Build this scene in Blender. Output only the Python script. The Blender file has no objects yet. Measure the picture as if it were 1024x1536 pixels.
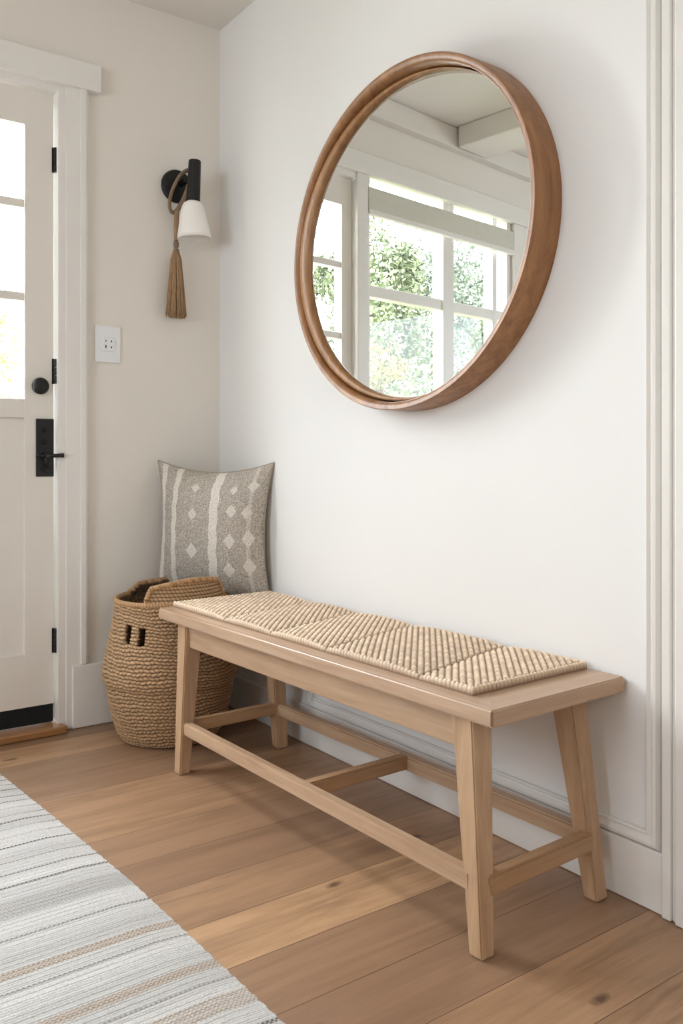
import bpy, bmesh, math, random
import numpy as np
from mathutils import Vector, Matrix
random.seed(7); rng = np.random.default_rng(7)
sc = bpy.context.scene
COL = sc.collection
PI = math.pi
H = 2.44

# ------------------------------------------------------------ materials
def srgb(r, g, b):
    f = lambda c: ((c/255)/12.92 if c/255 <= .04045 else (((c/255)+.055)/1.055)**2.4)
    return (f(r), f(g), f(b), 1)

class NT:
    def __init__(s, name):
        s.m = bpy.data.materials.new(name); s.m.use_nodes = True
        s.t = s.m.node_tree; s.b = s.t.nodes['Principled BSDF']
    def n(s, typ, **kw):
        nd = s.t.nodes.new(typ)
        for k, v in kw.items():
            if k.startswith('i_'): nd.inputs[k[2:].replace('_', ' ')].default_value = v
            else: setattr(nd, k, v)
        return nd
    def l(s, a, b): s.t.links.new(a, b)
    def coords(s, scale=(1,1,1), kind='Object', rot=(0,0,0)):
        c = s.n('ShaderNodeTexCoord'); m = s.n('ShaderNodeMapping')
        m.inputs['Scale'].default_value = scale; m.inputs['Rotation'].default_value = rot
        s.l(c.outputs[kind], m.inputs['Vector']); return m.outputs['Vector']
    def ramp(s, fac, stops):
        r = s.n('ShaderNodeValToRGB'); e = r.color_ramp.elements
        while len(e) < len(stops): e.new(.5)
        for i, (p, c) in enumerate(stops): e[i].position = p; e[i].color = c
        s.l(fac, r.inputs['Fac']); return r.outputs['Color']
    def noise(s, vec, scale, detail=4, rough=.55, dist=0):
        n = s.n('ShaderNodeTexNoise'); n.inputs['Scale'].default_value = scale
        n.inputs['Detail'].default_value = detail; n.inputs['Roughness'].default_value = rough
        n.inputs['Distortion'].default_value = dist
        if vec is not None: s.l(vec, n.inputs['Vector'])
        return n.outputs['Fac']
    def mix(s, a, b, fac, mode='MIX'):
        m = s.n('ShaderNodeMix', data_type='RGBA', blend_type=mode)
        for v, i in ((fac, 0), (a, 6), (b, 7)):
            if isinstance(v, (int, float, tuple)): m.inputs[i].default_value = v
            else: s.l(v, m.inputs[i])
        return m.outputs[2]
    def math(s, op, a, b=0.0, c=0.0):
        m = s.n('ShaderNodeMath', operation=op)
        for i, v in enumerate((a, b, c)):
            if isinstance(v, (int, float)): m.inputs[i].default_value = v
            else: s.l(v, m.inputs[i])
        return m.outputs[0]
    def bump(s, h, strength=.3, dist=.002):
        b = s.n('ShaderNodeBump'); b.inputs['Strength'].default_value = strength; b.inputs['Distance'].default_value = dist
        s.l(h, b.inputs['Height']); s.l(b.outputs[0], s.b.inputs['Normal'])
    def set(s, **kw):
        for k, v in kw.items():
            k = k.replace('_', ' ')
            if isinstance(v, (int, float, tuple)): s.b.inputs[k].default_value = v
            else: s.l(v, s.b.inputs[k])
        return s.m

def plain(name, col, rough=.5, metal=0, bump=0, bscale=200):
    t = NT(name); v = t.coords()
    n = t.noise(v, 6, 3)
    c2 = tuple(x*.93 for x in col[:3])+(1,)
    t.set(Base_Color=t.mix(col, c2, n), Roughness=rough, Metallic=metal)
    if bump: t.bump(t.noise(v, bscale, 3), bump, .001)
    return t.m

def wood(name, dark, light, axis='z', rough=.45, knots=False, scale=1.0):
    t = NT(name)
    st = {'x': (.06, 1, 1), 'y': (1, .06, 1), 'z': (1, 1, .06)}[axis]
    v = t.coords(tuple(a*scale for a in st))
    g = t.noise(v, 38, 6, .6, .6)
    fine = t.noise(v, 260, 3, .6)
    v2 = t.coords(tuple(a**.5 for a in st))
    big = t.noise(v2, 5, 2)
    c = t.ramp(g, [(.28, dark), (.72, light)])
    c = t.mix(c, tuple(x*.72 for x in dark[:3])+(1,), t.math('MULTIPLY', t.math('SUBTRACT', fine, .52), 1.1))
    c = t.mix(c, tuple(x*.8 for x in dark[:3])+(1,), t.math('MULTIPLY', big, .45))
    t.set(Base_Color=c, Roughness=rough)
    t.bump(fine, .15, .0006)
    return t.m

M = {}
def wallmat(name, col):
    t = NT(name); v = t.coords()
    n = t.noise(v, 2.0, 2)
    t.set(Base_Color=t.mix(col, tuple(x*.97 for x in col[:3])+(1,), n), Roughness=.75)
    t.bump(t.noise(v, 90, 4, .6), .12, .002)
    return t.m
M['wall'] = wallmat('wall_paint', srgb(234, 233, 231))
M['wall2'] = wallmat('wall_paint_warm', srgb(230, 225, 217))
M['ceil'] = wallmat('ceiling_paint', srgb(226, 221, 214))
M['trim'] = plain('trim_paint', srgb(233, 230, 225), .38)
M['door'] = plain('door_paint', srgb(230, 225, 217), .4)
M['black'] = plain('black_metal', (.012, .012, .012, 1), .42, .3)
M['dark'] = plain('dark_void', (.006, .006, .006, 1), .9)
M['bench_top'] = wood('bench_top_oak', srgb(170, 138, 112), srgb(206, 178, 152), 'y', .30)
M['bench_end'] = wood('bench_end_oak', srgb(166, 134, 106), srgb(202, 172, 144), 'x', .32)
M['bench_leg'] = wood('bench_leg_oak', srgb(168, 134, 102), srgb(206, 174, 140), 'z', .45)
M['bench_rail'] = wood('bench_rail_oak', srgb(168, 136, 108), srgb(204, 174, 144), 'y', .36)
M['bench_cross'] = wood('bench_cross_oak', srgb(162, 126, 92), srgb(198, 162, 126), 'x', .42)
M['mirror_wood'] = wood('mirror_frame_wood', srgb(122, 80, 46), srgb(176, 126, 78), 'z', .38)
M['mirror_inner'] = wood('mirror_inner_wood', srgb(130, 88, 52), srgb(184, 136, 88), 'z', .38)
M['threshold'] = wood('threshold_oak', srgb(140, 96, 56), srgb(180, 132, 84), 'x', .4)
t = NT('mirror_silver'); t.set(Base_Color=(.86, .88, .86, 1), Metallic=1.0, Roughness=.0); M['silver'] = t.m
t = NT('white_plastic'); t.set(Base_Color=t.mix(srgb(236, 238, 240), srgb(230, 232, 234), t.noise(t.coords(), 8)), Roughness=.3); M['plastic'] = t.m
t = NT('opal_shade'); t.set(Base_Color=t.mix(srgb(246, 243, 238), srgb(240, 237, 232), t.noise(t.coords(), 8)), Roughness=.4)
t.b.inputs['Subsurface Weight'].default_value = .2; t.b.inputs['Subsurface Radius'].default_value = (.02, .02, .02); M['opal'] = t.m
t = NT('leather'); t.set(Base_Color=t.mix(srgb(150, 128, 106), srgb(120, 98, 78), t.noise(t.coords(), 60)), Roughness=.6); M['leather'] = t.m
t = NT('jute_strand'); t.set(Base_Color=t.mix(srgb(206, 172, 132), srgb(112, 82, 56), t.noise(t.coords((1, 1, .15)), 320)), Roughness=.8); M['strand'] = t.m
# window glass: thin clear
t = NT('clear_glass'); tr = t.n('ShaderNodeBsdfTransparent'); gl = t.n('ShaderNodeBsdfGlossy'); gl.inputs['Roughness'].default_value = .02
mx = t.n('ShaderNodeMixShader'); mx.inputs[0].default_value = .04; t.l(tr.outputs[0], mx.inputs[1]); t.l(gl.outputs[0], mx.inputs[2])
t.l(mx.outputs[0], t.t.nodes['Material Output'].inputs['Surface']); M['glass'] = t.m
t = NT('blind_fabric'); t.set(Base_Color=t.mix(srgb(214, 212, 200), srgb(196, 194, 182), t.noise(t.coords((1, 1, 8)), 30)), Roughness=.8); M['blind'] = t.m

# attribute driven fibre material
def fibre(name, rough=.85, nscale=900, amt=.35, dark=(.05, .035, .02, 1), bump=.4, aniso=(1, 1, 1)):
    t = NT(name); a = t.n('ShaderNodeAttribute', attribute_name='Col')
    v = t.coords(aniso)
    n = t.noise(v, nscale, 3, .7)
    f = t.math('MULTIPLY', t.math('SUBTRACT', n, .42), amt*3)
    f.node.use_clamp = True
    c = t.mix(a.outputs['Color'], dark, f)
    t.set(Base_Color=c, Roughness=rough)
    t.bump(n, bump, .0015)
    return t.m
M['mat'] = fibre('woven_jute_mat', nscale=700, amt=.22)
M['basket'] = fibre('braided_jute', nscale=420, amt=.45)
M['pillow'] = fibre('pillow_weave', nscale=420, amt=.75, dark=srgb(116, 104, 90), bump=.5)
M['rug'] = fibre('rug_weave', nscale=420, amt=.3, dark=srgb(150, 142, 132), bump=.8)

# floor planks
def floor_mat():
    t = NT('oak_planks')
    c = t.n('ShaderNodeTexCoord'); mp = t.n('ShaderNodeMapping'); t.l(c.outputs['Object'], mp.inputs['Vector'])
    mp.inputs['Location'].default_value = (1.37, .4125+.1535*20, 0)
    br = t.n('ShaderNodeTexBrick'); t.l(mp.outputs[0], br.inputs['Vector'])
    br.offset = .37; br.offset_frequency = 2; br.squash = 1
    for k, v in {'Scale': 1.0, 'Mortar Size': .0011, 'Mortar Smooth': .3, 'Bias': 0, 'Brick Width': 2.3, 'Row Height': .1535}.items(): br.inputs[k].default_value = v
    br.inputs['Color1'].default_value = (0, 0, 0, 1); br.inputs['Color2'].default_value = (1, 1, 1, 1); br.inputs['Mortar'].default_value = (.5, .5, .5, 1)
    tone = t.ramp(br.outputs['Color'], [(0, srgb(134, 102, 80)), (.35, srgb(156, 120, 92)), (.65, srgb(172, 134, 100)), (1, srgb(194, 154, 116))])
    # grain, offset per plank so it never runs across a joint
    off = t.n('ShaderNodeVectorMath', operation='SCALE'); t.l(br.outputs['Color'], off.inputs[0]); off.inputs['Scale'].default_value = 13.0
    ad = t.n('ShaderNodeVectorMath', operation='ADD'); t.l(c.outputs['Object'], ad.inputs[0]); t.l(off.outputs[0], ad.inputs[1])
    gm = t.n('ShaderNodeMapping'); gm.inputs['Scale'].default_value = (.09, 1, 1); t.l(ad.outputs[0], gm.inputs['Vector'])
    g = t.noise(gm.outputs[0], 26, 7, .62, 1.1)
    col = t.mix(tone, t.mix(tone, srgb(104, 74, 52), .7), t.ramp(g, [(.42, (0, 0, 0, 1)), (.72, (1, 1, 1, 1))]))
    fm = t.n('ShaderNodeMapping'); fm.inputs['Scale'].default_value = (.05, 1, 1); t.l(ad.outputs[0], fm.inputs['Vector'])
    f = t.noise(fm.outputs[0], 240, 3, .6)
    col = t.mix(col, srgb(112, 80, 56), t.math('MULTIPLY', t.math('SUBTRACT', f, .45), .9))
    pal = t.noise(gm.outputs[0], 9, 3, .5, .8)
    col = t.mix(col, srgb(200, 168, 132), t.math('MULTIPLY', pal, .25))
    # knots
    km = t.n('ShaderNodeMapping'); km.inputs['Scale'].default_value = (2.1, 4.6, 1); t.l(ad.outputs[0], km.inputs['Vector'])
    vo = t.n('ShaderNodeTexVoronoi', voronoi_dimensions='2D'); vo.inputs['Scale'].default_value = 1.25; t.l(km.outputs[0], vo.inputs['Vector'])
    wob = t.noise(c.outputs['Object'], 60, 3)
    dd = t.math('ADD', vo.outputs['Distance'], t.math('MULTIPLY', wob, .05))
    sk_ = t.n('ShaderNodeSeparateColor'); t.l(vo.outputs['Color'], sk_.inputs[0]); sepk = sk_.outputs[0]
    kn = t.ramp(dd, [(.05, (1, 1, 1, 1)), (.095, (0, 0, 0, 1))])
    col = t.mix(col, srgb(74, 52, 40), t.math('MULTIPLY', t.math('MULTIPLY', kn, t.math('GREATER_THAN', sepk, .68)), .8))
    col = t.mix(col, srgb(70, 46, 30), t.math('MULTIPLY', br.outputs['Fac'], .75))
    t.set(Base_Color=col, Roughness=t.math('ADD', t.math('MULTIPLY', g, .18), .30))
    hh = t.math('SUBTRACT', t.math('MULTIPLY', f, .12), br.outputs['Fac'])
    t.bump(hh, .35, .0012)
    return t.m
M['floor'] = floor_mat()

# ------------------------------------------------------------ mesh helpers
def link(o, parent=None):
    COL.objects.link(o)
    if parent is not None: o.parent = parent
    return o
def obj(name, bm, mat, parent=None, smooth=False, loc=None, rot=None):
    me = bpy.data.meshes.new(name); bmesh.ops.recalc_face_normals(bm, faces=bm.faces); bm.to_mesh(me); bm.free()
    me.materials.append(mat)
    if smooth:
        for p in me.polygons: p.use_smooth = True
    o = bpy.data.objects.new(name, me); link(o, parent)
    if loc is not None: o.location = loc
    if rot is not None: o.rotation_euler = rot
    return o
def empty(name, loc, rz=0, rot=None):
    o = bpy.data.objects.new(name, None); COL.objects.link(o); o.location = loc
    o.rotation_euler = rot or (0, 0, rz); o.empty_display_size = .05; return o
def tag(o, label, cat, group=None, kind=None):
    o['label'] = label; o['category'] = cat
    if group: o['group'] = group
    if kind: o['kind'] = kind
    return o
def struct(o): o['kind'] = 'structure'; return o
def bx(bm, x0, x1, y0, y1, z0, z1, bev=0, seg=2):
    vs = [bm.verts.new(p) for p in ((x0,y0,z0),(x1,y0,z0),(x1,y1,z0),(x0,y1,z0),(x0,y0,z1),(x1,y0,z1),(x1,y1,z1),(x0,y1,z1))]
    fs = [bm.faces.new([vs[i] for i in f]) for f in ((0,3,2,1),(4,5,6,7),(0,1,5,4),(1,2,6,5),(2,3,7,6),(3,0,4,7))]
    if bev:
        es = list({e for f in fs for e in f.edges}); bmesh.ops.bevel(bm, geom=es, offset=bev, segments=seg, affect='EDGES', profile=.5)
    return bm
def box(name, mat, dims, parent=None, bev=.0015, **kw):
    return obj(name, bx(bmesh.new(), *dims, bev), mat, parent, **kw)
def taper(name, mat, b, t, z0, z1, parent, bev=.003):
    """b,t = (x0,x1,y0,y1) at z0 / z1"""
    bm = bmesh.new()
    vs = [bm.verts.new(p) for p in ((b[0],b[2],z0),(b[1],b[2],z0),(b[1],b[3],z0),(b[0],b[3],z0),(t[0],t[2],z1),(t[1],t[2],z1),(t[1],t[3],z1),(t[0],t[3],z1))]
    for f in ((0,3,2,1),(4,5,6,7),(0,1,5,4),(1,2,6,5),(2,3,7,6),(3,0,4,7)): bm.faces.new([vs[i] for i in f])
    bmesh.ops.bevel(bm, geom=list(bm.edges), offset=bev, segments=2, affect='EDGES')
    return obj(name, bm, mat, parent)
def lathe(bm, prof, n=48, M4=None, caps=(False, False)):
    rings = []
    for r, z in prof:
        rings.append([bm.verts.new((r*math.cos(2*PI*k/n), r*math.sin(2*PI*k/n), z)) for k in range(n)])
    for a, b in zip(rings, rings[1:]):
        for k in range(n): bm.faces.new((a[k], a[(k+1) % n], b[(k+1) % n], b[k]))
    if caps[0]: bm.faces.new(rings[0][::-1])
    if caps[1]: bm.faces.new(rings[-1])
    if M4 is not None: bmesh.ops.transform(bm, matrix=M4, verts=[v for r in rings for v in r])
    return bm
def tube(bm, pts, r, n=10, flat=1.0, cap=True):
    pts = [Vector(p) for p in pts]; rings = []; N = len(pts); up0 = None
    for i, p in enumerate(pts):
        d = (pts[min(i+1, N-1)]-pts[max(i-1, 0)]).normalized()
        if up0 is None:
            up0 = d.orthogonal().normalized()
        up0 = (up0-d*up0.dot(d)).normalized(); s = d.cross(up0)
        rr = r[i] if isinstance(r, (list, tuple)) else r
        rings.append([bm.verts.new(p+up0*(rr*math.cos(2*PI*k/n))+s*(rr*flat*math.sin(2*PI*k/n))) for k in range(n)])
    for a, b in zip(rings, rings[1:]):
        for k in range(n): bm.faces.new((a[k], a[(k+1) % n], b[(k+1) % n], b[k]))
    if cap: bm.faces.new(rings[0][::-1]); bm.faces.new(rings[-1])
    return bm
def grid(name, P, C, mat, parent=None, wrap=False, mask=None, smooth=True, loc=None):
    """P (nv,nu,3) positions, C (nv,nu,3) linear colours; mask (nv-1,nu') keeps faces"""
    nv, nu, _ = P.shape
    i = np.arange(nv-1)[:, None]; j = np.arange(nu if wrap else nu-1)[None, :]
    j2 = (j+1) % nu
    F = np.stack([i*nu+j, i*nu+j2, (i+1)*nu+j2, (i+1)*nu+j], -1)
    F = F[mask] if mask is not None else F.reshape(-1, 4)
    me = bpy.data.meshes.new(name)
    me.vertices.add(nv*nu); me.vertices.foreach_set('co', P.reshape(-1).astype(np.float32))
    nf = len(F); me.loops.add(nf*4); me.loops.foreach_set('vertex_index', F.reshape(-1).astype(np.int32))
    me.polygons.add(nf); me.polygons.foreach_set('loop_start', (np.arange(nf)*4).astype(np.int32))
    me.polygons.foreach_set('loop_total', np.full(nf, 4, np.int32))
    me.polygons.foreach_set('use_smooth', np.full(nf, smooth, bool))
    me.update(calc_edges=True)
    if mask is not None:
        pass
    if C is not None:
        at = me.color_attributes.new('Col', 'FLOAT_COLOR', 'POINT')
        A = np.ones((nv*nu, 4), np.float32); A[:, :3] = C.reshape(-1, 3); at.data.foreach_set('color', A.reshape(-1))
    me.materials.append(mat); me.validate()
    o = bpy.data.objects.new(name, me); link(o, parent)
    if loc is not None: o.location = loc
    return o
def lin(*c): return np.array(srgb(*c)[:3])
def sweep(bm, path, prof, closed=False, plane='yz', side=-1):
    """moulding: path of (u,v) corner points on a wall, profile of (offset, height)"""
    pass

# ------------------------------------------------------------ room shell
XL, YF = -3.5, -4.6
T = .12
# door wall has openings: door x -.955..-.595 z 0..2.07 ; window x -2.07..-1.0 z .62..2.125
DX0, DX1, DZ = -.935, -.592, 2.072
WX0, WX1, WZ0, WZ1 = -2.07, -1.00, .62, 2.13
struct(box('floor', M['floor'], (XL-.1, .1, YF-.1, .02, -.06, 0), bev=0))
struct(box('ceiling', M['ceil'], (XL-.1, .1, YF-.1, .12, H, H+.08), bev=0))
struct(box('wall_right', M['wall'], (0, T, YF-.1, T, -.05, H), bev=0))
struct(box('wall_left', M['wall'], (XL-T, XL, YF-.1, T, -.05, H), bev=0))
struct(box('wall_front', M['wall'], (XL, 0, YF-T, YF, -.05, H), bev=0))
bm = bmesh.new()
for d in ((DX1, 0, 0, H), (DX0, DX1, DZ, H), (WX1, DX0, 0, H), (WX0, WX1, 0, WZ0), (WX0, WX1, WZ1, H), (XL, WX0, 0, H)):
    bx(bm, d[0], d[1], 0, T, max(d[2], -.05) if d[2] else -.05, d[3])
bmesh.ops.remove_doubles(bm, verts=bm.verts, dist=1e-5)
struct(obj('wall_back', bm, M['wall2']))
# ceiling beam (seen in the mirror) and wall crown
struct(box('trim_1', M['ceil'], (-1.78, -1.56, YF+.02, -.06, H-.10, H-.001), bev=.004))
struct(box('trim_2', M['ceil'], (XL+.01, -.80, -.045, -.001, H-.10, H-.001), bev=.004))

# baseboards
def base_profile(length_axis, a0, a1, h, d, name, mat):
    """profile extruded along axis; on back wall (axis x, protrudes -y) or right wall (axis y, protrudes -x)"""
    prof = [(0, 0), (-d, 0), (-d, h-.030), (-d*.8, h-.020), (-d*.62, h-.008), (-d*.5, h), (0, h)]
    bm = bmesh.new(); rings = []
    for a in (a0, a1):
        rings.append([bm.verts.new((a, p[0], p[1]) if length_axis == 'x' else (p[0], a, p[1])) for p in prof])
    n = len(prof)
    for k in range(n): bm.faces.new((rings[0][k], rings[0][(k+1) % n], rings[1][(k+1) % n], rings[1][k]))
    bm.faces.new(rings[0][::-1]); bm.faces.new(rings[1])
    return struct(obj(name, bm, mat))
bm = bx(bmesh.new(), -.548, -.001, -.026, -.0005, .001, .205, .003)
struct(obj('baseboard_back', bm, M['trim']))
struct(box('baseboard_right', M['trim'], (-.014, -.0005, -1.824, -.027, .001, .118), bev=.002))

# picture-frame moulding on the right wall: bottom run, long right upright, short left return behind the bench
def moulding(name, pts, w=.030, d=.014, closed=False):
    """pts on the wall plane x=0 as (y,z); stepped convex profile"""
    prof = [(-w/2, 0), (-w/2, -d*.55), (-w*.38, -d*.8), (-w*.25, -d*.45), (-w*.1, -d*.5), (w*.12, -d), (w*.34, -d*.95), (w/2, -d*.4), (w/2, 0)]
    bm = bmesh.new(); rings = []
    n = len(pts)
    for i, p in enumerate(pts):
        p = Vector(p)
        d0 = (p-Vector(pts[i-1])).normalized() if i > 0 else None
        d1 = (Vector(pts[i+1])-p).normalized() if i < n-1 else None
        if d0 is None: nn = Vector((-d1.y, d1.x)); k = 1
        elif d1 is None: nn = Vector((-d0.y, d0.x)); k = 1
        else:
            nn = (Vector((-d0.y, d0.x))+Vector((-d1.y, d1.x))).normalized(); k = 1/max(.3, nn.dot(Vector((-d1.y, d1.x))))
        rings.append([bm.verts.new((q[1]-.0005, p.x+nn.x*q[0]*k, p.y+nn.y*q[0]*k)) for q in prof])
    for a, b in zip(rings, rings[1:]):
        for k in range(len(prof)-1): bm.faces.new((a[k], a[k+1], b[k+1], b[k]))
    bm.faces.new(rings[0][::-1]); bm.faces.new(rings[-1])
    return struct(obj(name, bm, M['trim']))
moulding('trim_3', [(-.60, .40), (-.60, .134), (-1.798, .134), (-1.798, 2.40)])
# wide casing at the right edge
bm = bmesh.new()
bx(bm, -.022, -.0005, -1.846, -1.826, .001, H-.002, .003)
bx(bm, -.016, -.0005, -1.856, -1.846, .001, H-.002, .002)
bx(bm, -.026, -.0005, -1.96, -1.856, .001, H-.002, .004)
struct(obj('trim_4', bm, M['trim']))

# door casing
cas = bmesh.new()
bx(cas, -.568, -.520, -.020, -.0005, .001, 2.098, .002)
bx(cas, -.522, -.500, -.026, -.0005, .205, 2.098, .004)
bx(cas, -.5005, -.491, -.016, -.0005, .205, 2.098, .003)
bx(cas, -.5925, -.566, -.017, .075, .001, 2.07, .001)      # jamb
bx(cas, -.998, -.933, -.020, -.0005, .001, 2.098, .003)      # far casing
bx(cas, -.9355, -.933, -.001, .075, .001, 2.07, .0005)
struct(obj('trim_5', cas, M['trim']))
hd = bmesh.new()
bx(hd, -2.19, -.455, -.034, -.0005, 2.088, 2.176, .003)
bx(hd, -.936, -.5665, -.010, .07, 2.0655, 2.0885, .001)
struct(obj('trim_6', hd, M['trim']))
# window casing
wc = bmesh.new()
bx(wc, WX0-.09, WX0, -.02, -.0005, WZ0-.02, 2.088, .003)
bx(wc, WX0-.11, DX0-.08, -.045, -.0005, WZ0-.045, WZ0-.018, .004)
struct(obj('trim_7', wc, M['trim']))

# threshold
o = box('door_threshold', M['threshold'], (-.934, -.575, -.058, .10, .0005, .024), bev=.005)
tag(o, 'honey coloured oak threshold strip on the floor under the white door', 'threshold')

# ------------------------------------------------------------ door
DY0, DY1 = .012, .056       # leaf front / back
door = empty('door_1', (-.594, DY0, .03)); struct(door)
dl = Vector((.594, -DY0, -.03))
def din(x0, x1, y0, y1, z0, z1): return (x0+dl.x, x1+dl.x, y0+dl.y, y1+dl.y, z0+dl.z, z1+dl.z)
bm = bmesh.new()
bx(bm, *din(-.690, -.598, DY0, DY1, .085, 2.06), .002)
bx(bm, *din(-.931, -.872, DY0, DY1, .085, 2.06), .002)
for z0, z1 in ((1.945, 2.06), (1.010, 1.070), (.085, .255)):
    bx(bm, *din(-.873, -.689, DY0+.0004, DY1-.0004, z0, z1), .001)
for z0, z1 in ((1.680, 1.708), (1.383, 1.411)):
    bx(bm, *din(-.873, -.689, DY0+.005, DY1-.005, z0, z1), .003)
bx(bm, *din(-.873, -.689, DY0+.013, DY1-.01, .25, 1.015), 0)
obj('door_leaf', bm, M['door'], door)
bm = bx(bmesh.new(), *din(-.874, -.688, DY0+.018, DY0+.022, 1.06, 1.95))
obj('door_glass', bm, M['glass'], door)
bm = bx(bmesh.new(), *din(-.931, -.598, DY0+.004, DY1-.004, .0265, .085), .001)
obj('door_gap_shadow', bm, M['dark'], door)  # black block standing in for the shade in the gap under the leaf
for z0, z1 in ((1.808, 1.889), (1.122, 1.204), (.250, .330)):
    bm = bmesh.new()
    r = .0065
    for k in range(3):
        zz = z0+(z1-z0)*k/3
        lathe(bm, [(0, zz), (r, zz+.0008), (r, zz+(z1-z0)/3-.0012), (0, zz+(z1-z0)/3-.0004)], 16, Matrix.Translation(Vector((-.5935, DY0-.006, 0))+dl))
    bx(bm, *din(-.604, -.594, DY0-.0015, DY0+.002, z0, z1))
    bx(bm, *din(-.592, -.588, DY0-.008, DY0+.004, z0, z1))
    obj('hinge', bm, M['black'], door, smooth=False)
# round knob / deadbolt
bm = bmesh.new()
Ry = Matrix.Rotation(PI/2, 4, 'X')
lathe(bm, [(0, 0), (.024, 0), (.0265, .003), (.027, .010), (.024, .016), (.017, .021), (.006, .023), (0, .0232)], 40, Matrix.Translation(Vector((-.642, DY0, 1.113))+dl) @ Ry)
obj('knob', bm, M['black'], door, smooth=True)
# plate with lever
bm = bx(bmesh.new(), *din(-.655, -.5985, DY0-.005, DY0, .822, 1.008), .0015)
plate = obj('lock_plate', bm, M['black'], door)
for zc, r in ((.972, .0075), (.932, .0085), (.845, .007)):
    bm = bmesh.new(); lathe(bm, [(0, 0), (r, 0), (r, .008), (r*.7, .011), (0, .011)], 20, Matrix.Translation(Vector((-.631, DY0-.005, zc))+dl) @ Ry)
    obj('keyhole', bm, M['dark'], plate, smooth=False)
bm = bmesh.new()
zc = .888
lathe(bm, [(0, 0), (.012, 0), (.011, .02), (.008, .03), (0, .03)], 24, Matrix.Translation(Vector((-.628, DY0-.005, zc))+dl) @ Ry)
tube(bm, [Vector(p)+dl for p in ((-.634, DY0-.036, zc-.002), (-.615, DY0-.037, zc+.001), (-.59, DY0-.037, zc+.002), (-.578, DY0-.037, zc+.002))], [.006, .0062, .0062, .008], 14)
tube(bm, [Vector(p)+dl for p in ((-.634, DY0-.034, zc-.003), (-.628, DY0-.03, zc-.022), (-.615, DY0-.022, zc-.035))], [.005, .005, .004], 12)
tube(bm, [Vector(p)+dl for p in ((-.625, DY0-.034, zc), (-.650, DY0-.034, zc), (-.664, DY0-.034, zc+.001))], [.004, .0035, .005], 12)
obj('lever_handle', bm, M['black'], plate, smooth=True)

# ------------------------------------------------------------ window (seen in the mirror)
win = empty('window_1', (WX1, 0, WZ0)); struct(win)
wl = Vector((-WX1, 0, -WZ0))
def w_(x0, x1, y0, y1, z0, z1): return (x0+wl.x, x1+wl.x, y0+wl.y, y1+wl.y, z0+wl.z, z1+wl.z)
bm = bmesh.new()
FY0, FY1 = .02, .075
for d in ((WX1-.03, WX1), (WX0, WX0+.035)): bx(bm, *w_(d[0], d[1], FY0-.018, FY1, WZ0, WZ1), .002)
bx(bm, *w_(WX0, WX1, FY0-.018, FY1, WZ1-.03, WZ1), .002); bx(bm, *w_(WX0, WX1, FY0-.018, FY1+.02, WZ0, WZ0+.035), .002)
bx(bm, *w_(-1.615, -1.535, FY0-.01, FY1, WZ0+.03, WZ1-.03), .003)
bx(bm, *w_(-1.97, -1.935, FY0-.003, FY1, WZ0+.03, WZ1-.03), .003)
obj('window_frame', bm, M['trim'], win)
bm = bmesh.new(); bx(bm, *w_(WX0+.03, WX1-.025, FY0-.002, FY1-.005, 1.585, 1.635), .004)
bx(bm, *w_(WX0+.03, WX1-.025, FY0+.01, FY1-.005, .65, .72), .004)
obj('sash_rail', bm, M['trim'], win)
bm = bx(bmesh.new(), *w_(WX0+.02, WX1-.02, .046, .050, WZ0+.02, WZ1-.02)); obj('window_pane', bm, M['glass'], win)
# roman shade
sh = empty('window_shade', (-1.56, -.004, 1.945))
tag(sh, 'pale fabric shade drawn part way down over the tall window, seen in the mirror', 'window shade')
bm = bmesh.new()
bx(bm, WX0+1.56+.002, WX1+1.56-.002, -.016, .003, .0, .10, .003)
obj('fabric', bm, M['blind'], sh)
bm = bx(bmesh.new(), WX0+1.56+.002, WX1+1.56-.002, -.02, .006, -.02, .004, .003); obj('bottom_bar', bm, M['trim'], sh)
bm = bmesh.new()
bm.free()
for x in (WX0+1.56+.02, -.0, WX1+1.56-.02): bm = bmesh.new(); tube(bm, [(x, 0, .09), (x, 0, WZ1-1.945-.028)], .0015, 6); obj('cord', bm, M['trim'], sh)

# ------------------------------------------------------------ round mirror
mir = empty('round_mirror', (0, -1.10, 1.443))
tag(mir, 'large round wall mirror in a deep brown wooden frame hanging above the bench', 'mirror')
A, B, D = .470, .4400, .085
TH = .021
NS = 160
def ell(a, b, k, cy=0): 
    an = 2*PI*k/NS; return (cy+a*math.cos(an), b*math.sin(an))
bm = bmesh.new()
prof = [(0, -.0005), (0, -D+.003), (.002, -D), (TH*.55, -D+.001), (TH-.002, -D+.007), (TH, -D+.011), (TH, -.0005)]
rings = []
for inset, x in prof:
    rings.append([bm.verts.new((x, *ell(A-inset, B-inset, k))) for k in range(NS)])
rings.append(rings[0])
for a, b in zip(rings, rings[1:]):
    for k in range(NS): bm.faces.new((a[k], a[(k+1) % NS], b[(k+1) % NS], b[k]))
fr_o = obj('frame', bm, M['mirror_wood'], mir, smooth=True)
md = fr_o.modifiers.new('e', 'EDGE_SPLIT'); md.split_angle = .7
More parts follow.
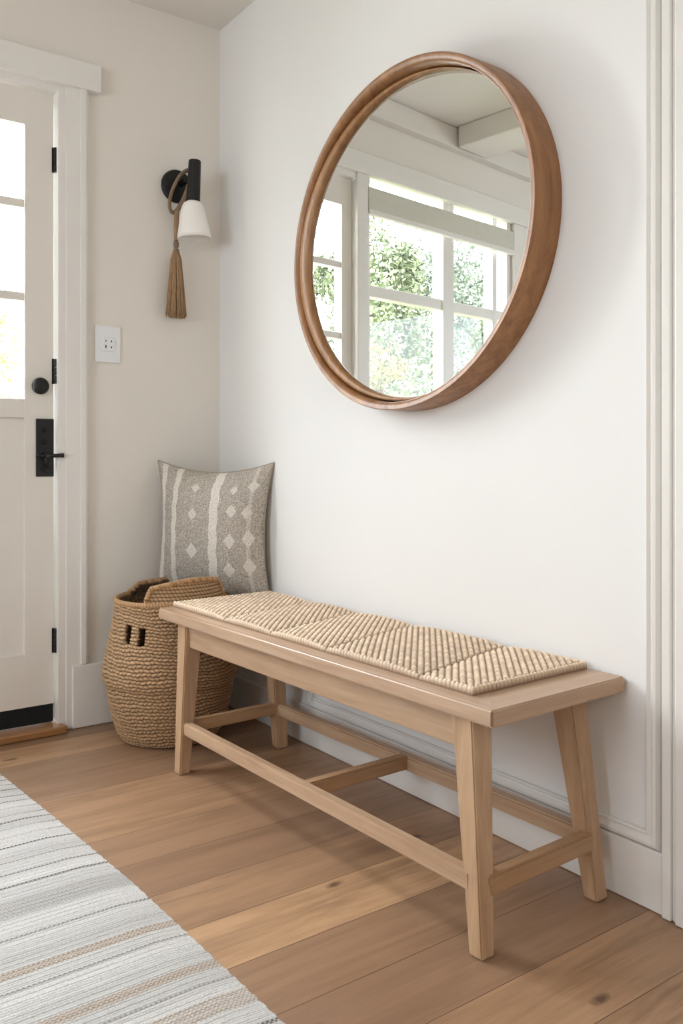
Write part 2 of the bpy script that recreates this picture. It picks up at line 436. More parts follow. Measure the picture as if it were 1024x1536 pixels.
# the silvered plate sits a little askew in its deep frame; an inner ring hides its edge
TILT = math.radians(4.0); X0 = -.0375
def plate_x(y): return X0-(y)*math.tan(TILT)     # y local, left (+y) comes forward
GA, GB, GC = A-.045, B-.032, -.020
bm = bmesh.new(); gv = []
for k in range(NS):
    y, z = ell(GA, GB, k, GC); gv.append(bm.verts.new((plate_x(y), y, z)))
bm.faces.new(gv); obj('mirror_glass', bm, M['silver'], mir)
bm = bmesh.new(); rr = []
for f, off in ((0, -.0005), (.10, -.010), (.30, -.015), (.85, -.016), (.95, -.013), (1, .001)):
    ring = []
    for k in range(NS):
        y0, z0 = ell(GA-.002, GB-.002, k, GC); y1, z1 = ell(A-TH-.0035, B-TH-.0035, k)
        y = y0+(y1-y0)*f; z = z0+(z1-z0)*f
        ring.append(bm.verts.new((min(plate_x(y)+off, -.0008), y, z)))
    rr.append(ring)
for a, b in zip(rr, rr[1:]):
    for k in range(NS): bm.faces.new((a[k], a[(k+1) % NS], b[(k+1) % NS], b[k]))
obj('inner_ring', bm, M['mirror_inner'], mir, smooth=True)
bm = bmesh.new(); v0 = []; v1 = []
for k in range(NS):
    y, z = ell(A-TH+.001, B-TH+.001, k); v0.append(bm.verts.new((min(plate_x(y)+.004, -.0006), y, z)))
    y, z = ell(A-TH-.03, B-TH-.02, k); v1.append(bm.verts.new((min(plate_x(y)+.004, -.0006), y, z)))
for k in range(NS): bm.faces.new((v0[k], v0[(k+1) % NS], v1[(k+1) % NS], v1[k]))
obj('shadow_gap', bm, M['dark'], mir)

# ------------------------------------------------------------ bench
BR = math.radians(1.6)
bench = empty('wooden_bench', (-.2185, -1.0763, 0), BR)
tag(bench, 'long pale oak bench with splayed legs standing against the white wall', 'bench')
ZT = .4406; ZB = .409
def slab(name, poly, mat):
    bm = bmesh.new(); lo = [bm.verts.new((x, y, ZB)) for x, y in poly]; hi = [bm.verts.new((x, y, ZT)) for x, y in poly]; n = len(poly)
    bm.faces.new(lo[::-1]); bm.faces.new(hi)
    for k in range(n): bm.faces.new((lo[k], lo[(k+1) % n], hi[(k+1) % n], hi[k]))
    def out(v): return abs(abs(v.co.x)-.195) < 1e-4 or v.co.y < -.6635 or v.co.y > .6495
    es = []
    for e in bm.edges:
        a, b = e.verts; m = (a.co+b.co)/2
        if abs(abs(m.x)-.195) < 1e-3 or m.y < -.6635 or m.y > .6495: es.append(e)
    bmesh.ops.bevel(bm, geom=es, offset=.004, segments=3, affect='EDGES')
    return obj(name, bm, mat, bench)
bench_top = slab('seat_top', [(-.195, -.664), (-.1101, -.5791), (.195, -.5791), (.195, .650), (-.195, .650)], M['bench_top'])
slab('end_board', [(-.1948, -.664), (.195, -.664), (.195, -.5789), (-.1097, -.5789)], M['bench_end'])
def leg(sx, sy):
    if sx < 0: tx = (-.179, -.124); bxx = (-.203, -.171)
    else: tx = (.100, .152); bxx = (.124, .160)
    if sy < 0: ty = (-.600, -.547); by = (-.648, -.615)
    else: ty = (.505, .556); by = (.493, .528)
    if sx < 0 and sy > 0: bxx = (-.214, -.182); by = (.474, .509)
    return taper('leg', M['bench_leg'], (*bxx, *by), (*tx, *ty), .0008, ZB+.001, bench, .003)
for sx in (-1, 1):
    for sy in (-1, 1): leg(sx, sy)
def bar(name, p0, p1, w, z0, z1, mat, bev=.004):
    """horizontal bar between plan points, width w"""
    a = Vector(p0); b = Vector(p1); d = (b-a).normalized(); n = Vector((-d.y, d.x))*w/2
    bm = bmesh.new(); vs = []
    for z in (z0, z1):
        for q in (a-n, b-n, b+n, a+n): vs.append(bm.verts.new((q.x, q.y, z)))
    for f in ((0,3,2,1),(4,5,6,7),(0,1,5,4),(1,2,6,5),(2,3,7,6),(3,0,4,7)): bm.faces.new([vs[i] for i in f])
    bmesh.ops.bevel(bm, geom=list(bm.edges), offset=bev, segments=2, affect='EDGES')
    return obj(name, bm, mat, bench)
bar('apron', (-.158, -.556), (-.158, .512), .024, .345, ZB+.0005, M['bench_rail'], .002)
bar('stretcher', (-.184, -.610), (-.184, .503), .026, .106, .141, M['bench_rail'])
bar('stretcher', (.137, -.610), (.137, .503), .026, .100, .136, M['bench_rail'])
bar('stretcher', (-.172, -.624), (.128, -.624), .028, .098, .136, M['bench_cross'])
bar('stretcher', (-.172, .512), (.128, .512), .026, .104, .138, M['bench_cross'])
bar('stretcher', (-.176, -.075), (.128, -.075), .028, .104, .139, M['bench_cross'])

# woven mat on the bench
x0, x1, y0, y1 = -.153, .188, -.578, .640
nx, ny = 190, 680
U = np.linspace(x0, x1, nx); Vv = np.linspace(y0, y1, ny); X, Y = np.meshgrid(U, Vv)
seams = [-.395, -.085, .145, .375]
sk = lambda s: s+(X-0)*.10+.02*np.sin(X*9)
dist = np.full(X.shape, 9.0); panel = np.zeros(X.shape, int)
for s in seams:
    d = Y-sk(s); dist = np.minimum(dist, np.abs(d)); panel += (d > 0)
edge = np.minimum.reduce([X-x0, x1-X, Y-y0, y1-Y])
ang = np.radians(np.array([45, 47, 43, 46, 44]))[panel]
s_ = X*np.sin(ang)-Y*np.cos(ang); t_ = X*np.cos(ang)+Y*np.sin(ang)
P_ = .0138
rib = (s_/P_) % 1.0; ribi = np.floor(s_/P_)
bead = ((t_/.0150)+.5*ribi+.22*np.abs(rib-.5)*2) % 1.0
hr = np.clip(1-(2*np.abs(rib-.5))**2.6, 0, 1); hb = np.sin(PI*bead)**.75
hgt = hr*(.05+.95*hb)
# border braid
bw = edge < .009
tb = np.where(np.minimum(X-x0, x1-X) < np.minimum(Y-y0, y1-Y), Y, X)
bb = np.sqrt(np.clip(1-(2*np.abs(((tb/.011)) % 1-.5))**2.2, 0, 1))*np.clip(1-(2*np.abs(edge/.009-.5))**2.5, 0, 1)
hgt = np.where(bw, bb, hgt)
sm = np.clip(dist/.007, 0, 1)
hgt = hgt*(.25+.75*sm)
puff = np.clip(dist/.08, 0, 1)**.55*.0075+np.clip(edge/.02, 0, 1)**.5*.003
Z = .0018+puff+.0058*hgt
Z[(edge <= 1e-6)] = .0004
bi = np.floor((t_/.0150)+.5*ribi+.22*np.abs(rib-.5)*2)
hsh = np.mod(np.sin(ribi*12.9898+bi*78.233)*43758.5453, 1.0)
hgt = np.where(bw, hgt, hgt*(.78+.22*hsh)); Z = Z+np.where(bw | (edge <= 1e-6), 0, .0014*(hsh-.5)*hr*hb)
nz = rng.normal(0, .05, X.shape)
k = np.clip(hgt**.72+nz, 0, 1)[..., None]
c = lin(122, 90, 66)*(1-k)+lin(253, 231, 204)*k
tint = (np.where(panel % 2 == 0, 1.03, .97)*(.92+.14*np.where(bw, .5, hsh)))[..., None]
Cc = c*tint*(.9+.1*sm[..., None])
Pm = np.stack([X, Y, Z], -1)
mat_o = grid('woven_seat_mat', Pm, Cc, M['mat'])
mat_o.location = Vector((-.2185, -1.0763, ZT)); mat_o.rotation_euler = (0, 0, BR)
tag(mat_o, 'cream woven jute mat in quilted panels lying on top of the bench', 'seat mat')

# ------------------------------------------------------------ basket
BC = (-.308, -.250)
bk = empty('jute_basket', (BC[0], BC[1], 0))
tag(bk, 'round belly basket of braided brown jute on the floor behind the bench end', 'basket')
prof = [(.0, .140), (.006, .152), (.03, .166), (.08, .182), (.13, .193), (.165, .198), (.178, .200), (.190, .209), (.215, .211), (.25, .206), (.30, .196), (.35, .184), (.40, .176), (.437, .174)]
pz = np.array([p[0] for p in prof]); pr = np.array([p[1] for p in prof])
ROWH = .0109; NR = 40; sub = 8; NU = 720
zv = np.linspace(0.0, .437, NR*sub+1); th = np.linspace(0, 2*PI, NU, endpoint=False)
TT, ZZ = np.meshgrid(th, zv)
R0 = np.interp(ZZ, pz, pr)
Zw = ZZ + .006*np.sin(TT*2+ZZ*14)*np.clip(ZZ/.1, 0, 1)+.003*np.sin(TT*5+1+ZZ*30)+.0012*np.sin(TT*23+ZZ*90)
row = Zw/ROWH; ri = np.floor(row); rf = row-ri
L = R0*TT
NB = 82
bph = (TT/(2*PI)*NB+.12*np.sin(TT*31+ri*3.7)+ri*.5+.55*(rf-.5)*np.where(ri % 2 == 0, 1, -1)) % 1
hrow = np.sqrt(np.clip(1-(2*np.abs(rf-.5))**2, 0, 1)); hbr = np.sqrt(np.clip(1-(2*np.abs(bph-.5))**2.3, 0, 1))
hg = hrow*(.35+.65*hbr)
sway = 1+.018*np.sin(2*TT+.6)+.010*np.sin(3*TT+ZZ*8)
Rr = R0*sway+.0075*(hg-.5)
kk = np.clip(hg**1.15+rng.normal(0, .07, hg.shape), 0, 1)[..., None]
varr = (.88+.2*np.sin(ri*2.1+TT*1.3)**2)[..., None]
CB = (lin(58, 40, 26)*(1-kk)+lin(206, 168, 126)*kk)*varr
PB = np.stack([Rr*np.cos(TT), Rr*np.sin(TT), ZZ], -1)
# direction helpers: angle of the camera side
ANG = math.atan2(-.909, -.417)       # towards the viewer
def rect_mask(a0, a1, z0, z1):
    tm = (th+PI/NU); zm = (zv[:-1]+zv[1:])/2
    A2, Z2 = np.meshgrid(tm, zm)
    da = (A2-ANG+PI) % (2*PI)-PI
    return (da > a0) & (da < a1) & (Z2 > z0) & (Z2 < z1), da, Z2
h1, da, Z2 = rect_mask(-.53, -.40, .318, .376)
h2, _, _ = rect_mask(-.80, -.66, .322, .380)
mask = ~(h1 | h2)
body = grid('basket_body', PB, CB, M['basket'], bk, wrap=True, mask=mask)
so = body.modifiers.new('s', 'SOLIDIFY'); so.thickness = .009; so.offset = -1
bm = bmesh.new(); lathe(bm, [(0.0, .004), (.138, .004), (.142, .010)], 48); 
obj('basket_base', bm, M['strand'], bk)
# rolled rim
def coil(name, path, r, turns, parent, colA=(190, 150, 108), colB=(100, 70, 44), nseg=10, closed=True):
    path = np.array(path); n = len(path)
    tang = np.roll(path, -1, 0)-np.roll(path, 1, 0)
    if not closed: tang[0] = path[1]-path[0]; tang[-1] = path[-1]-path[-2]
    tang /= np.linalg.norm(tang, axis=1)[:, None]
    up = np.array([0, 0, 1.0]); s = np.cross(tang, up); s /= np.linalg.norm(s, axis=1)[:, None]+1e-9; u = np.cross(s, tang)
    a = np.linspace(0, 2*PI, nseg, endpoint=False)
    L = np.concatenate([[0], np.cumsum(np.linalg.norm(np.diff(path, axis=0), axis=1))])
    ph = (L/.009)[:, None]+a[None, :]/(2*PI)*1.0
    hh = np.sqrt(np.clip(1-(2*np.abs(ph % 1-.5))**2.2, 0, 1))
    rr_ = r*(.86+.16*hh)
    P = path[:, None, :]+rr_[..., None]*(np.cos(a)[None, :, None]*s[:, None, :]+np.sin(a)[None, :, None]*u[:, None, :])
    k = np.clip(hh+rng.normal(0, .06, hh.shape), 0, 1)[..., None]
    C = lin(*colB)*(1-k)+lin(*colA)*k
    if closed: P = np.concatenate([P, P[:1]], 0); C = np.concatenate([C, C[:1]], 0)
    return grid(name, P, C, M['basket'], parent, wrap=True)
def rimpt(t, z=.437, dr=-.003):
    sw = 1+.018*math.sin(2*t+.6)+.010*math.sin(3*t+z*8)
    return ((np.interp(min(z, .437), pz, pr)*sw+dr)*math.cos(t), (np.interp(min(z, .437), pz, pr)*sw+dr)*math.sin(t), z)
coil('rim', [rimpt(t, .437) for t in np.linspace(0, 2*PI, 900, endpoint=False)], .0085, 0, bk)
# raised handle bands standing on the rim: the front-right one, tall, and one at the back
def handle(a0, a1, hmax, skewed, name, lean=0.0):
    n = 260; m = 60
    ta = np.linspace(0, 1, n); tz = np.linspace(0, 1, m)
    A_, Z_ = np.meshgrid(ta, tz)
    prof = hmax*np.clip(np.minimum(A_/.05, (1-A_)/.10), 0, 1)**.5*(skewed[0]+(skewed[1]-skewed[0])*A_+skewed[2]*np.sin(PI*A_))
    t = ANG+a0+(a1-a0)*A_
    z = .430+prof*Z_
    rw = (z-.43)/.0105; rf = rw % 1; ri = np.floor(rw)
    bph = (t/(2*PI)*NB+ri*.5+.5*(rf-.5)) % 1
    hg = np.sqrt(np.clip(1-(2*np.abs(rf-.5))**2, 0, 1))*(.35+.65*np.sqrt(np.clip(1-(2*np.abs(bph-.5))**2.3, 0, 1)))
    sw = 1+.018*np.sin(2*t+.6)+.010*np.sin(3*t+.437*8)
    r = .174*sw+.0055*(hg-.5)-lean*(z-.43)
    P = np.stack([r*np.cos(t), r*np.sin(t), z], -1)
    k = np.clip(hg**1.15+rng.normal(0, .07, hg.shape), 0, 1)[..., None]
    C = lin(58, 40, 26)*(1-k)+lin(200, 162, 120)*k
    hnd = grid(name, P, C, M['basket'], bk); so = hnd.modifiers.new('s', 'SOLIDIFY'); so.thickness = .009; so.offset = -1
    top = P[-1]
    lp = [P[0, 0]]+[P[i, 0] for i in range(5, m, 5)]+list(top[2:-2])+[P[i, -1] for i in range(m-5, 0, -5)]
    lp = np.array(lp); 
    # resample evenly
    Ls = np.concatenate([[0], np.cumsum(np.linalg.norm(np.diff(lp, axis=0), axis=1))]); q = np.linspace(0, Ls[-1], 420)
    lp = np.stack([np.interp(q, Ls, lp[:, i]) for i in range(3)], -1)
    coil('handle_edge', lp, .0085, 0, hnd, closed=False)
    return hnd
handle(-.44, 1.30, .066, (.80, .95, .30), 'handle', .25)
handle(1.95, 4.1, .036, (.8, .9, .35), 'handle', .6)

# ------------------------------------------------------------ pillow
PW, PH_ = .432, .455
pn = 230
u = np.linspace(-1, 1, pn); UU, VV = np.meshgrid(u, u)
pinch = .13
def pil_side(sgn):
    # edges bow inwards, corners stay pointed
    x = UU*(PW/2)*(1-pinch*(1-VV**2)*np.abs(UU)**1.0)
    z = VV*(PH_/2)*(1-pinch*np.where(VV > 0, 1.3, .3)*(1-UU**2)*np.abs(VV)**1.0)
    prof = np.clip((1-np.abs(UU)**2.6), 0, 1)**.62*np.clip((1-np.abs(VV)**2.6), 0, 1)**.62
    th_ = .085*prof
    wr = .0035*np.sin(UU*9+VV*4)*prof*(np.abs(UU)**2)+.003*np.sin(VV*11+UU*5)*np.abs(VV)**3*prof
    y = sgn*(-th_)-sgn*wr
    return x, y, z
def pillow_color():
    base = lin(186, 178, 167); cream = lin(240, 235, 226)
    uu = (UU+1)/2; vv = (VV+1)/2
    rng2 = np.random.default_rng(3)
    wv = rng2.normal(0, 1, UU.shape)
    C = base*(1+.30*wv[..., None])
    m = np.zeros(UU.shape)
    for uc, w in ((.085, .028), (.235, .026), (.60, .036)):
        m = np.maximum(m, (np.abs(uu-uc+.004*np.sin(vv*40)) < w).astype(float))
    m = np.maximum(m, .45*(np.abs(uu-.90) < .014))
    for uc, vc, r in ((.42, .35, .052), (.42, .62, .040), (.42, .84, .036), (.75, .82, .034), (.75, .65, .046), (.745, .43, .050), (.735, .22, .050), (.90, .84, .045), (.88, .64, .045), (.90, .45, .055), (.90, .25, .055), (.15, .5, .0)):
        dd = np.abs(uu-uc)+np.abs(vv-vc)*.85
        m = np.maximum(m, .85*(dd < r))
    m = m[..., None]*(1-.12*np.abs(wv[..., None]))
    return np.clip(C*(1-m)+cream*m*(1+.04*wv[..., None]), 0, 1)
pc = Vector((-.136, -.207, .643))
pil = empty('throw_pillow', pc)
wdir = Vector((.577, -.817, 0)).normalized(); nrm = Vector((-.817, -.577, 0))       # right hand / facing
lean = math.radians(1.5)
up = (Vector((0, 0, 1))*math.cos(lean)-nrm*math.sin(lean)).normalized()
fwd = wdir.cross(up).normalized()      # local +y = away from the viewer
if fwd.dot(nrm) > 0: fwd = -fwd
Mx = Matrix((wdir, fwd, up)).transposed().to_4x4()
roll = Matrix.Rotation(math.radians(1.0), 4, 'Y')
pil.matrix_world = Matrix.Translation(pc) @ Mx @ roll
tag(pil, 'square grey cushion with cream stripes and diamonds propped in the corner above the basket', 'pillow')
x, y, z = pil_side(1)
grid('pillow_front', np.stack([x, y, z], -1), pillow_color(), M['pillow'], pil)
x, y, z = pil_side(-1)
grid('pillow_back', np.stack([x, y+.0004, z], -1), np.broadcast_to(lin(176, 166, 152), (pn, pn, 3)).copy(), M['pillow'], pil)
# seam piping
x, y, z = pil_side(1)
E_ = [(x[0, i], 0, z[0, i]) for i in range(0, pn, 2)]+[(x[i, -1], 0, z[i, -1]) for i in range(0, pn, 2)]+[(x[-1, i], 0, z[-1, i]) for i in range(pn-1, 0, -2)]+[(x[i, 0], 0, z[i, 0]) for i in range(pn-1, 0, -2)]
bm = bmesh.new(); tube(bm, E_+[E_[0]], .0028, 8, cap=False)
t = NT('pillow_seam'); t.set(Base_Color=t.mix(srgb(176, 164, 148), srgb(140, 128, 112), t.noise(t.coords(), 300)), Roughness=.9)
obj('seam_piping', bm, t.m, pil, smooth=True)

# ------------------------------------------------------------ rug
ny = 1500; rx0 = -2.25
ys = np.linspace(-.285, -3.3, ny)
def edge_x(y): return np.interp(-y, [.285, .70, 1.106, 1.666, 2.3, 3.3], [-.845, -.812, -.785, -.768, -.76, -.75])
nu_ = 24
rug_c = np.zeros((ny, nu_, 3)); base = lin(210, 208, 205); st = np.zeros(ny); colr = np.zeros((ny, 3)); colr[:] = lin(118, 112, 104)
r2 = random.Random(11)
GR = lin(122, 117, 110); DK = lin(92, 86, 78); TN = lin(160, 134, 106)
strs = [(-y, .0030, 1.0, DK if int(y*1000) % 2 == 0 else GR) for y in (.32, .36, .40, .44, .49, .53, .575, .62, .66, .70, .745, .80)]+[(-.85, .0018, .4, GR), (-.875, .003, .9, GR), (-.93, .0032, .95, DK), (-.985, .0042, 1.0, DK),
  (-1.077, .036, .42, GR), (-1.185, .0034, .95, DK), (-1.215, .002, .45, GR), (-1.25, .0024, .55, GR), (-1.297, .0105, .8, TN), (-1.347, .003, .8, GR), (-1.39, .002, .45, GR),
  (-1.42, .0024, .6, GR), (-1.460, .013, .78, TN), (-1.51, .0024, .6, GR), (-1.572, .022, .6, TN), (-1.65, .005, .9, DK)]
yy = -1.70
while yy > -3.3:
    w = .012 if r2.random() < .2 else .0024; strs.append((yy, w, .65, TN if w > .01 else GR)); yy -= w+.028+.02*r2.random()
for y_, w_h, s_a, c_a in strs:
    m = np.abs(ys-y_) < w_h; st[m] = s_a; colr[m] = c_a
band = (.93+.07*np.sin(ys*31)+.04*np.sin(ys*77+1))
Pr = np.zeros((ny, nu_, 3)); 
for j, f in enumerate(np.linspace(0, 1, nu_)):
    ex = edge_x(ys)+.0009*np.sin(ys*210)
    xx = rx0+(ex-rx0)*f
    Pr[:, j, 0] = xx; Pr[:, j, 1] = ys-.03*(xx+.8)*-1*.6*0
    Pr[:, j, 2] = .0065 + (.0008*np.sin(ys*400))
Pr[:, -1, 2] = .0012; Pr[0, :, 2] = .001; Pr[-1, :, 2] = .001; Pr[:, 0, 2] = .001
for j in range(nu_): rug_c[:, j, :] = base*band[:, None]
rug = grid('striped_rug', Pr, rug_c, None or M['rug'])
at = rug.data.color_attributes.new('Str', 'FLOAT_COLOR', 'POINT')
S4 = np.ones((ny, nu_, 4), np.float32); S4[..., :3] = colr[:, None, :]; S4[..., 3] = st[:, None]; at.data.foreach_set('color', S4.reshape(-1))
tag(rug, 'flat woven off white rug with thin grey and tan stripes on the floor', 'rug')
t = NT('rug_woven')
a = t.n('ShaderNodeAttribute', attribute_name='Col'); s = t.n('ShaderNodeAttribute', attribute_name='Str')
oc = t.n('ShaderNodeTexCoord'); sx = t.n('ShaderNodeSeparateXYZ'); t.l(oc.outputs['Object'], sx.inputs[0])
wx = t.math('MULTIPLY', sx.outputs['X'], 2*PI/.0085); wy = t.math('MULTIPLY', sx.outputs['Y'], PI/.0048)
dots = t.math('ADD', t.math('MULTIPLY', t.math('SINE', t.math('ADD', wx, t.math('MULTIPLY', t.math('FLOOR', t.math('DIVIDE', sx.outputs['Y'], .0048)), PI))), .5), .5)
n1 = t.noise(oc.outputs['Object'], 330, 3, .7)
f = t.math('MULTIPLY', s.outputs['Alpha'], t.math('ADD', t.math('MULTIPLY', dots, 1.0), .15)); f.node.use_clamp = True
c = t.mix(a.outputs['Color'], srgb(128, 122, 114), t.math('MULTIPLY', t.math('SUBTRACT', n1, .43), 2.0))
c = t.mix(c, s.outputs['Color'], f)
t.set(Base_Color=c, Roughness=.92)
hh = t.math('ADD', t.math('MULTIPLY', n1, .8), t.math('MULTIPLY', t.math('ABSOLUTE', t.math('SINE', wy)), .4))
hh = t.math('SUBTRACT', hh, t.math('MULTIPLY', f, .6))
t.bump(hh, .7, .003)
rug.data.materials.clear(); rug.data.materials.append(t.m)

# ------------------------------------------------------------ wall sconce
sx0, sy0, sz0 = -.156, -.100, 1.800      # socket axis
scn = empty('wall_sconce', (-.163, 0, 1.80))
tag(scn, 'black wall sconce with a white bell shade on the wall by the corner', 'wall lamp')
o_ = Vector((-.163, 0, 1.80))
bm = bmesh.new(); lathe(bm, [(0, 0), (.058, 0), (.058, .010), (.054, .016), (.040, .020), (0, .021)], 48, Matrix.Translation(Vector((-.172, -.0005, 1.838))-o_) @ Ry)
obj('wall_plate', bm, M['black'], scn, smooth=True).modifiers.new('e', 'EDGE_SPLIT')
bm = bmesh.new(); tube(bm, [Vector(p)-o_ for p in ((-.165, -.012, 1.845), (-.160, -.06, 1.848), (sx0, sy0, 1.85))], [.012, .010, .010], 16)
obj('arm', bm, M['black'], scn, smooth=True)
TA = Matrix.Translation(Vector((sx0, sy0, 1.753))-o_) @ Matrix.Rotation(math.radians(2.5), 4, 'Y')
bm = bmesh.new(); lathe(bm, [(0, 0), (.0235, 0), (.0235, .004), (.0215, .148), (.0205, .154), (0, .154)], 36, TA)
so_ = obj('socket', bm, M['black'], scn, smooth=True); so_.modifiers.new('e', 'EDGE_SPLIT').split_angle = .6
TA2 = Matrix.Translation(Vector((sx0-.003, sy0, 1.763))-o_) @ Matrix.Rotation(math.radians(-3.5), 4, 'Y')
bm = bmesh.new()
sp = [(.0, .004), (.020, .003), (.0300, -.003), (.037, -.015), (.0415, -.032), (.046, -.055), (.051, -.080), (.0555, -.105), (.0580, -.125), (.0560, -.125), (.0535, -.105), (.044, -.055), (.031, -.016), (.024, -.005), (0, -.003)]
lathe(bm, sp, 56, TA2); obj('lamp_shade', bm, M['opal'], scn, smooth=True)

# tassel hung from the sconce
ts = empty('jute_tassel', (-.165, -.05, 1.40))
tag(ts, 'brown jute tassel on a leather loop hanging from the black wall lamp', 'tassel')
o2 = Vector((-.165, -.05, 1.40))
loop = []
for k in range(41):
    a = k/40*2*PI
    # narrow loop over the arm, bottom at z 1.715
    cx_, cz_ = -.178, 1.808
    x_ = cx_+.036*math.sin(a)*(.9 if math.sin(a) < 0 else .55)+.020*math.cos(a)
    z_ = cz_+.072*math.cos(a)
    y_ = -.052-.020*math.cos(a)
    loop.append(Vector((x_, y_, z_))-o2)
bm = bmesh.new(); tube(bm, loop, .0042, 8, flat=1.9, cap=False); obj('leather_loop', bm, M['leather'], ts, smooth=True)
bm = bmesh.new()
topx, topz = -.191, 1.735
for k in range(16):
    a = k/16*2*PI; ox = .0065*math.cos(a); oy = .004*math.sin(a)
    tube(bm, [Vector((topx+.002+ox, -.04+oy, topz+.006))-o2, Vector((topx+ox*1.1, -.04+oy, 1.68))-o2, Vector((topx+ox*.8, -.04+oy, 1.638))-o2], .0022, 6)
obj('cord_neck', bm, M['strand'], ts, smooth=True)
bm = bmesh.new()
for j in range(4):
    lathe(bm, [(.007, -.003), (.0098, -.001), (.0098, .001), (.007, .003)], 20, Matrix.Translation(Vector((topx, -.04, 1.632-.005*j))-o2))
for j in range(3):
    lathe(bm, [(.004, -.003), (.006, 0), (.004, .003)], 20, Matrix.Translation(Vector((topx, -.04, 1.612-.005*j))-o2))
obj('knot', bm, M['leather'], ts, smooth=True)
bm = bmesh.new()
for k in range(170):
    a = random.uniform(0, 2*PI); q = math.sqrt(random.random())
    r1 = .034*q; zb = 1.372+random.uniform(-.004, .006)
    p = []
    for i in range(7):
        f = i/6; rad = .004+.007*q*min(1, f*6)+(r1-.007*q)*(f**.9); w = .0009*math.sin(f*20+k)
        p.append(Vector((topx+.004*q*math.cos(a)*(1-f)+rad*math.cos(a)+w, -.040+rad*.55*math.sin(a), 1.610+(zb-1.610)*f))-o2)
    tube(bm, p, .0014, 5)
obj('fringe', bm, M['strand'], ts, smooth=True)

# ------------------------------------------------------------ wall outlet
ol = empty('wall_outlet', (-.423, 0, 1.263))
tag(ol, 'white plastic wall outlet plate beside the door casing', 'outlet')
bm = bx(bmesh.new(), -.044, .044, -.007, -.0005, -.061, .061, .0025, 3); obj('cover_plate', bm, M['plastic'], ol)
bm = bx(bmesh.new(), -.023, .023, -.012, -.006, -.024, .022, .003, 3); sk_ = obj('socket_block', bm, M['plastic'], ol)
for px_, pz_, h_ in ((-.009, .010, .0022), (.010, .010, .003), (-.009, -.009, .005), (.010, -.010, .003)):
    bm = bx(bmesh.new(), px_-.0018, px_+.0018, -.0128, -.0118, pz_-h_, pz_+h_); obj('slot', bm, M['dark'], sk_)

# ------------------------------------------------------------ outdoors
t = NT('lawn'); t.set(Base_Color=t.mix(srgb(70, 80, 46), srgb(96, 100, 62), t.noise(t.coords(), 3)), Roughness=.9)
g = box('ground_outside', t.m, (-14, 8, .3, 16, -.4, -.3), bev=0); struct(g); g.name = 'trim_ground'
g.name = 'lawn'; tag(g, 'sunlit lawn outside the window', 'lawn', kind='structure')
def leafmat(name, a, b, c=None):
    t = NT(name); oi = t.n('ShaderNodeTexCoord')
    n = t.noise(oi.outputs['Object'], 7, 4); m_ = t.mix(srgb(*a), srgb(*b), t.ramp(n, [(.35, (0,0,0,1)), (.65, (1,1,1,1))]))
    t.set(Base_Color=m_, Roughness=.55); return t.m
LM = [leafmat('leaf_green', (62, 74, 50), (98, 106, 74)), leafmat('leaf_olive', (84, 86, 52), (138, 128, 82)), leafmat('leaf_sage', (66, 76, 66), (104, 112, 96)), leafmat('leaf_gold', (170, 150, 90), (200, 140, 80))]
bark = wood('bark', srgb(84, 68, 52), srgb(130, 108, 86), 'z', .9)
def tree(name, loc, h, rad, mat, n, label, cat, lz=.35, seed=1):
    r = random.Random(seed); root = empty(name, loc); tag(root, label, cat, 'greenery outside the window')
    bm = bmesh.new()
    tube(bm, [(0, 0, 0), (.05, .02, h*.35), (-.03, 0, h*.75)], [.09, .07, .03], 8)
    for k in range(6):
        a = r.uniform(0, 6.28); zz = h*r.uniform(.25, .6); tube(bm, [(0, 0, zz), (rad*.5*math.cos(a), rad*.5*math.sin(a), zz+h*.2)], [.035, .01], 6)
    obj('trunk', bm, bark, root)
    V = []; F = []
    cl = [(r.gauss(0, rad*.5), r.gauss(0, rad*.4), h*r.uniform(lz, 1.0), r.uniform(.18, .42)*rad) for _ in range(26)]
    for i in range(n):
        cxx, cyy, czz, cr = cl[i % len(cl)]
        d = Vector((r.gauss(0, 1), r.gauss(0, 1), r.gauss(0, 1))).normalized()*cr*(r.random()**.35)
        c = Vector((cxx, cyy, czz))+d; s = r.uniform(.016, .036)
        a1 = Vector((r.gauss(0, 1), r.gauss(0, 1), r.gauss(0, 1))).normalized(); a2 = a1.orthogonal().normalized()
        b = len(V); V += [c-a1*s, c-a2*s*.45, c+a1*s, c+a2*s*.45]; F.append((b, b+1, b+2, b+3))
    me = bpy.data.meshes.new('foliage'); me.from_pydata(V, [], F); me.materials.append(mat); link(bpy.data.objects.new('foliage', me), root)
    return root
tree('garden_tree', (-3.9, 2.7, -.3), 3.1, .85, LM[0], 22000, 'mid green leafy tree outside the window, nearest the left side of the mirror view', 'tree', .3, 2)
tree('garden_tree', (-6.7, 4.2, -.3), 3.7, 1.15, LM[2], 30000, 'sage green leafy tree outside the window, in the middle of the mirror view', 'tree', .25, 3)
tree('garden_tree', (-9.2, 5.4, -.3), 3.9, 1.15, LM[0], 22000, 'mid green leafy tree outside the window, furthest to the right in the mirror view', 'tree', .25, 4)
tree('garden_shrub', (-2.75, 1.5, -.3), 1.85, .42, LM[1], 9000, 'olive green shrub close outside the window, low in the middle of the mirror', 'shrub', .2, 5)
tree('garden_shrub', (-5.3, 2.1, -.3), 1.9, .40, LM[1], 9000, 'olive green shrub outside the window, low toward the right of the mirror', 'shrub', .2, 6)
tree('flowering_shrub', (.45, 3.4, -.3), 2.3, .60, LM[3], 7000, 'golden shrub outside seen through the lowest pane of the white door', 'shrub', .35, 7)

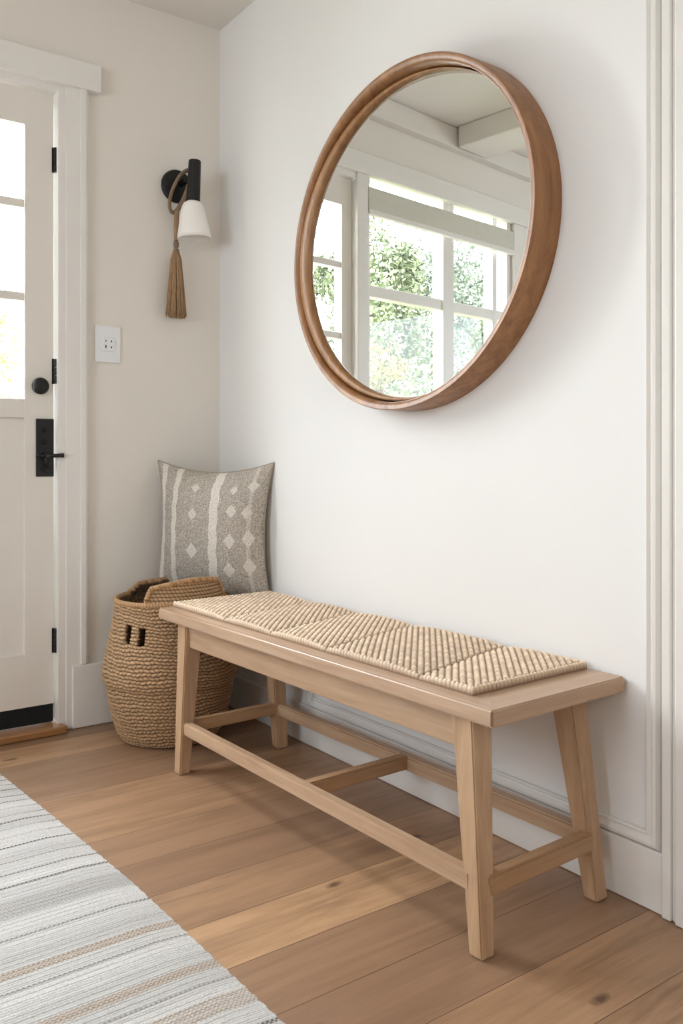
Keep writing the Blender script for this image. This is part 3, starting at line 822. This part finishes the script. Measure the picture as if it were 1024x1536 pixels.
# ------------------------------------------------------------ light
W = bpy.data.worlds.new('sky'); sc.world = W; W.use_nodes = True
bg = W.node_tree.nodes['Background']; bg.inputs[0].default_value = (.91, .955, 1, 1); bg.inputs[1].default_value = 14.0
def area(name, loc, target, size, power, color=(1, 1, 1), portal=False, spread=None):
    l = bpy.data.lights.new(name, 'AREA'); l.shape = 'RECTANGLE'; l.size, l.size_y = size; l.energy = power; l.color = color
    o = bpy.data.objects.new(name, l); COL.objects.link(o); o.location = loc
    o.rotation_euler = (Vector(target)-Vector(loc)).to_track_quat('-Z', 'Y').to_euler()
    if portal: l.cycles.is_portal = True
    if spread: l.spread = spread
    return o
area('portal_window', ((WX0+WX1)/2, .10, (WZ0+WZ1)/2), ((WX0+WX1)/2, -1, (WZ0+WZ1)/2), (WX1-WX0, WZ1-WZ0), 1, portal=True)
area('portal_door', (-.775, .09, 1.5), (-.775, -1, 1.5), (.19, .92), 1, portal=True)
area('left_fill_lamp', (-3.3, -1.6, 1.45), (0, -1.3, .6), (1.2, 1.0), 23, (.80, .90, 1))  # added fill lamp inside the room; the left wall has no window
area('room_fill', (-2.0, -4.3, 2.0), (-.6, 0, 1.1), (2.2, 1.2), 11, (1, .92, .84))
area('door_grazing_lamp', (-.85, .26, 1.62), (0, -1.7, .95), (.12, .9), 15, (.95, .98, 1))  # added hidden lamp outside the door, throws the mirror rim's shadow sideways
s = bpy.data.lights.new('sun', 'SUN'); s.energy = 6; s.angle = math.radians(3); s.color = (1, .95, .85)
so = bpy.data.objects.new('sun', s); COL.objects.link(so); so.rotation_euler = Vector((.35, .75, -.75)).to_track_quat('-Z', 'Y').to_euler()

# ------------------------------------------------------------ camera
cam = bpy.data.cameras.new('camera'); co = bpy.data.objects.new('camera', cam); COL.objects.link(co)
co.location = (-1.4783, -2.7971, .875)
th_ = .6268
co.rotation_euler = (PI/2, 0, -th_)
cam.sensor_fit = 'HORIZONTAL'; cam.sensor_width = 36; cam.lens = 1289/1024*36
cam.shift_y = -(768-690.1)/1024
cam.clip_start = .05
sc.camera = co
sc.view_settings.view_transform = 'Standard'
sc.view_settings.look = 'None'
sc.view_settings.exposure = .40
sc.cycles.use_denoising = True
sc.cycles.max_bounces = 10; sc.cycles.diffuse_bounces = 6; sc.cycles.transparent_max_bounces = 16
sc.cycles.sample_clamp_indirect = 6
sc.cycles.caustics_reflective = False; sc.cycles.caustics_refractive = False
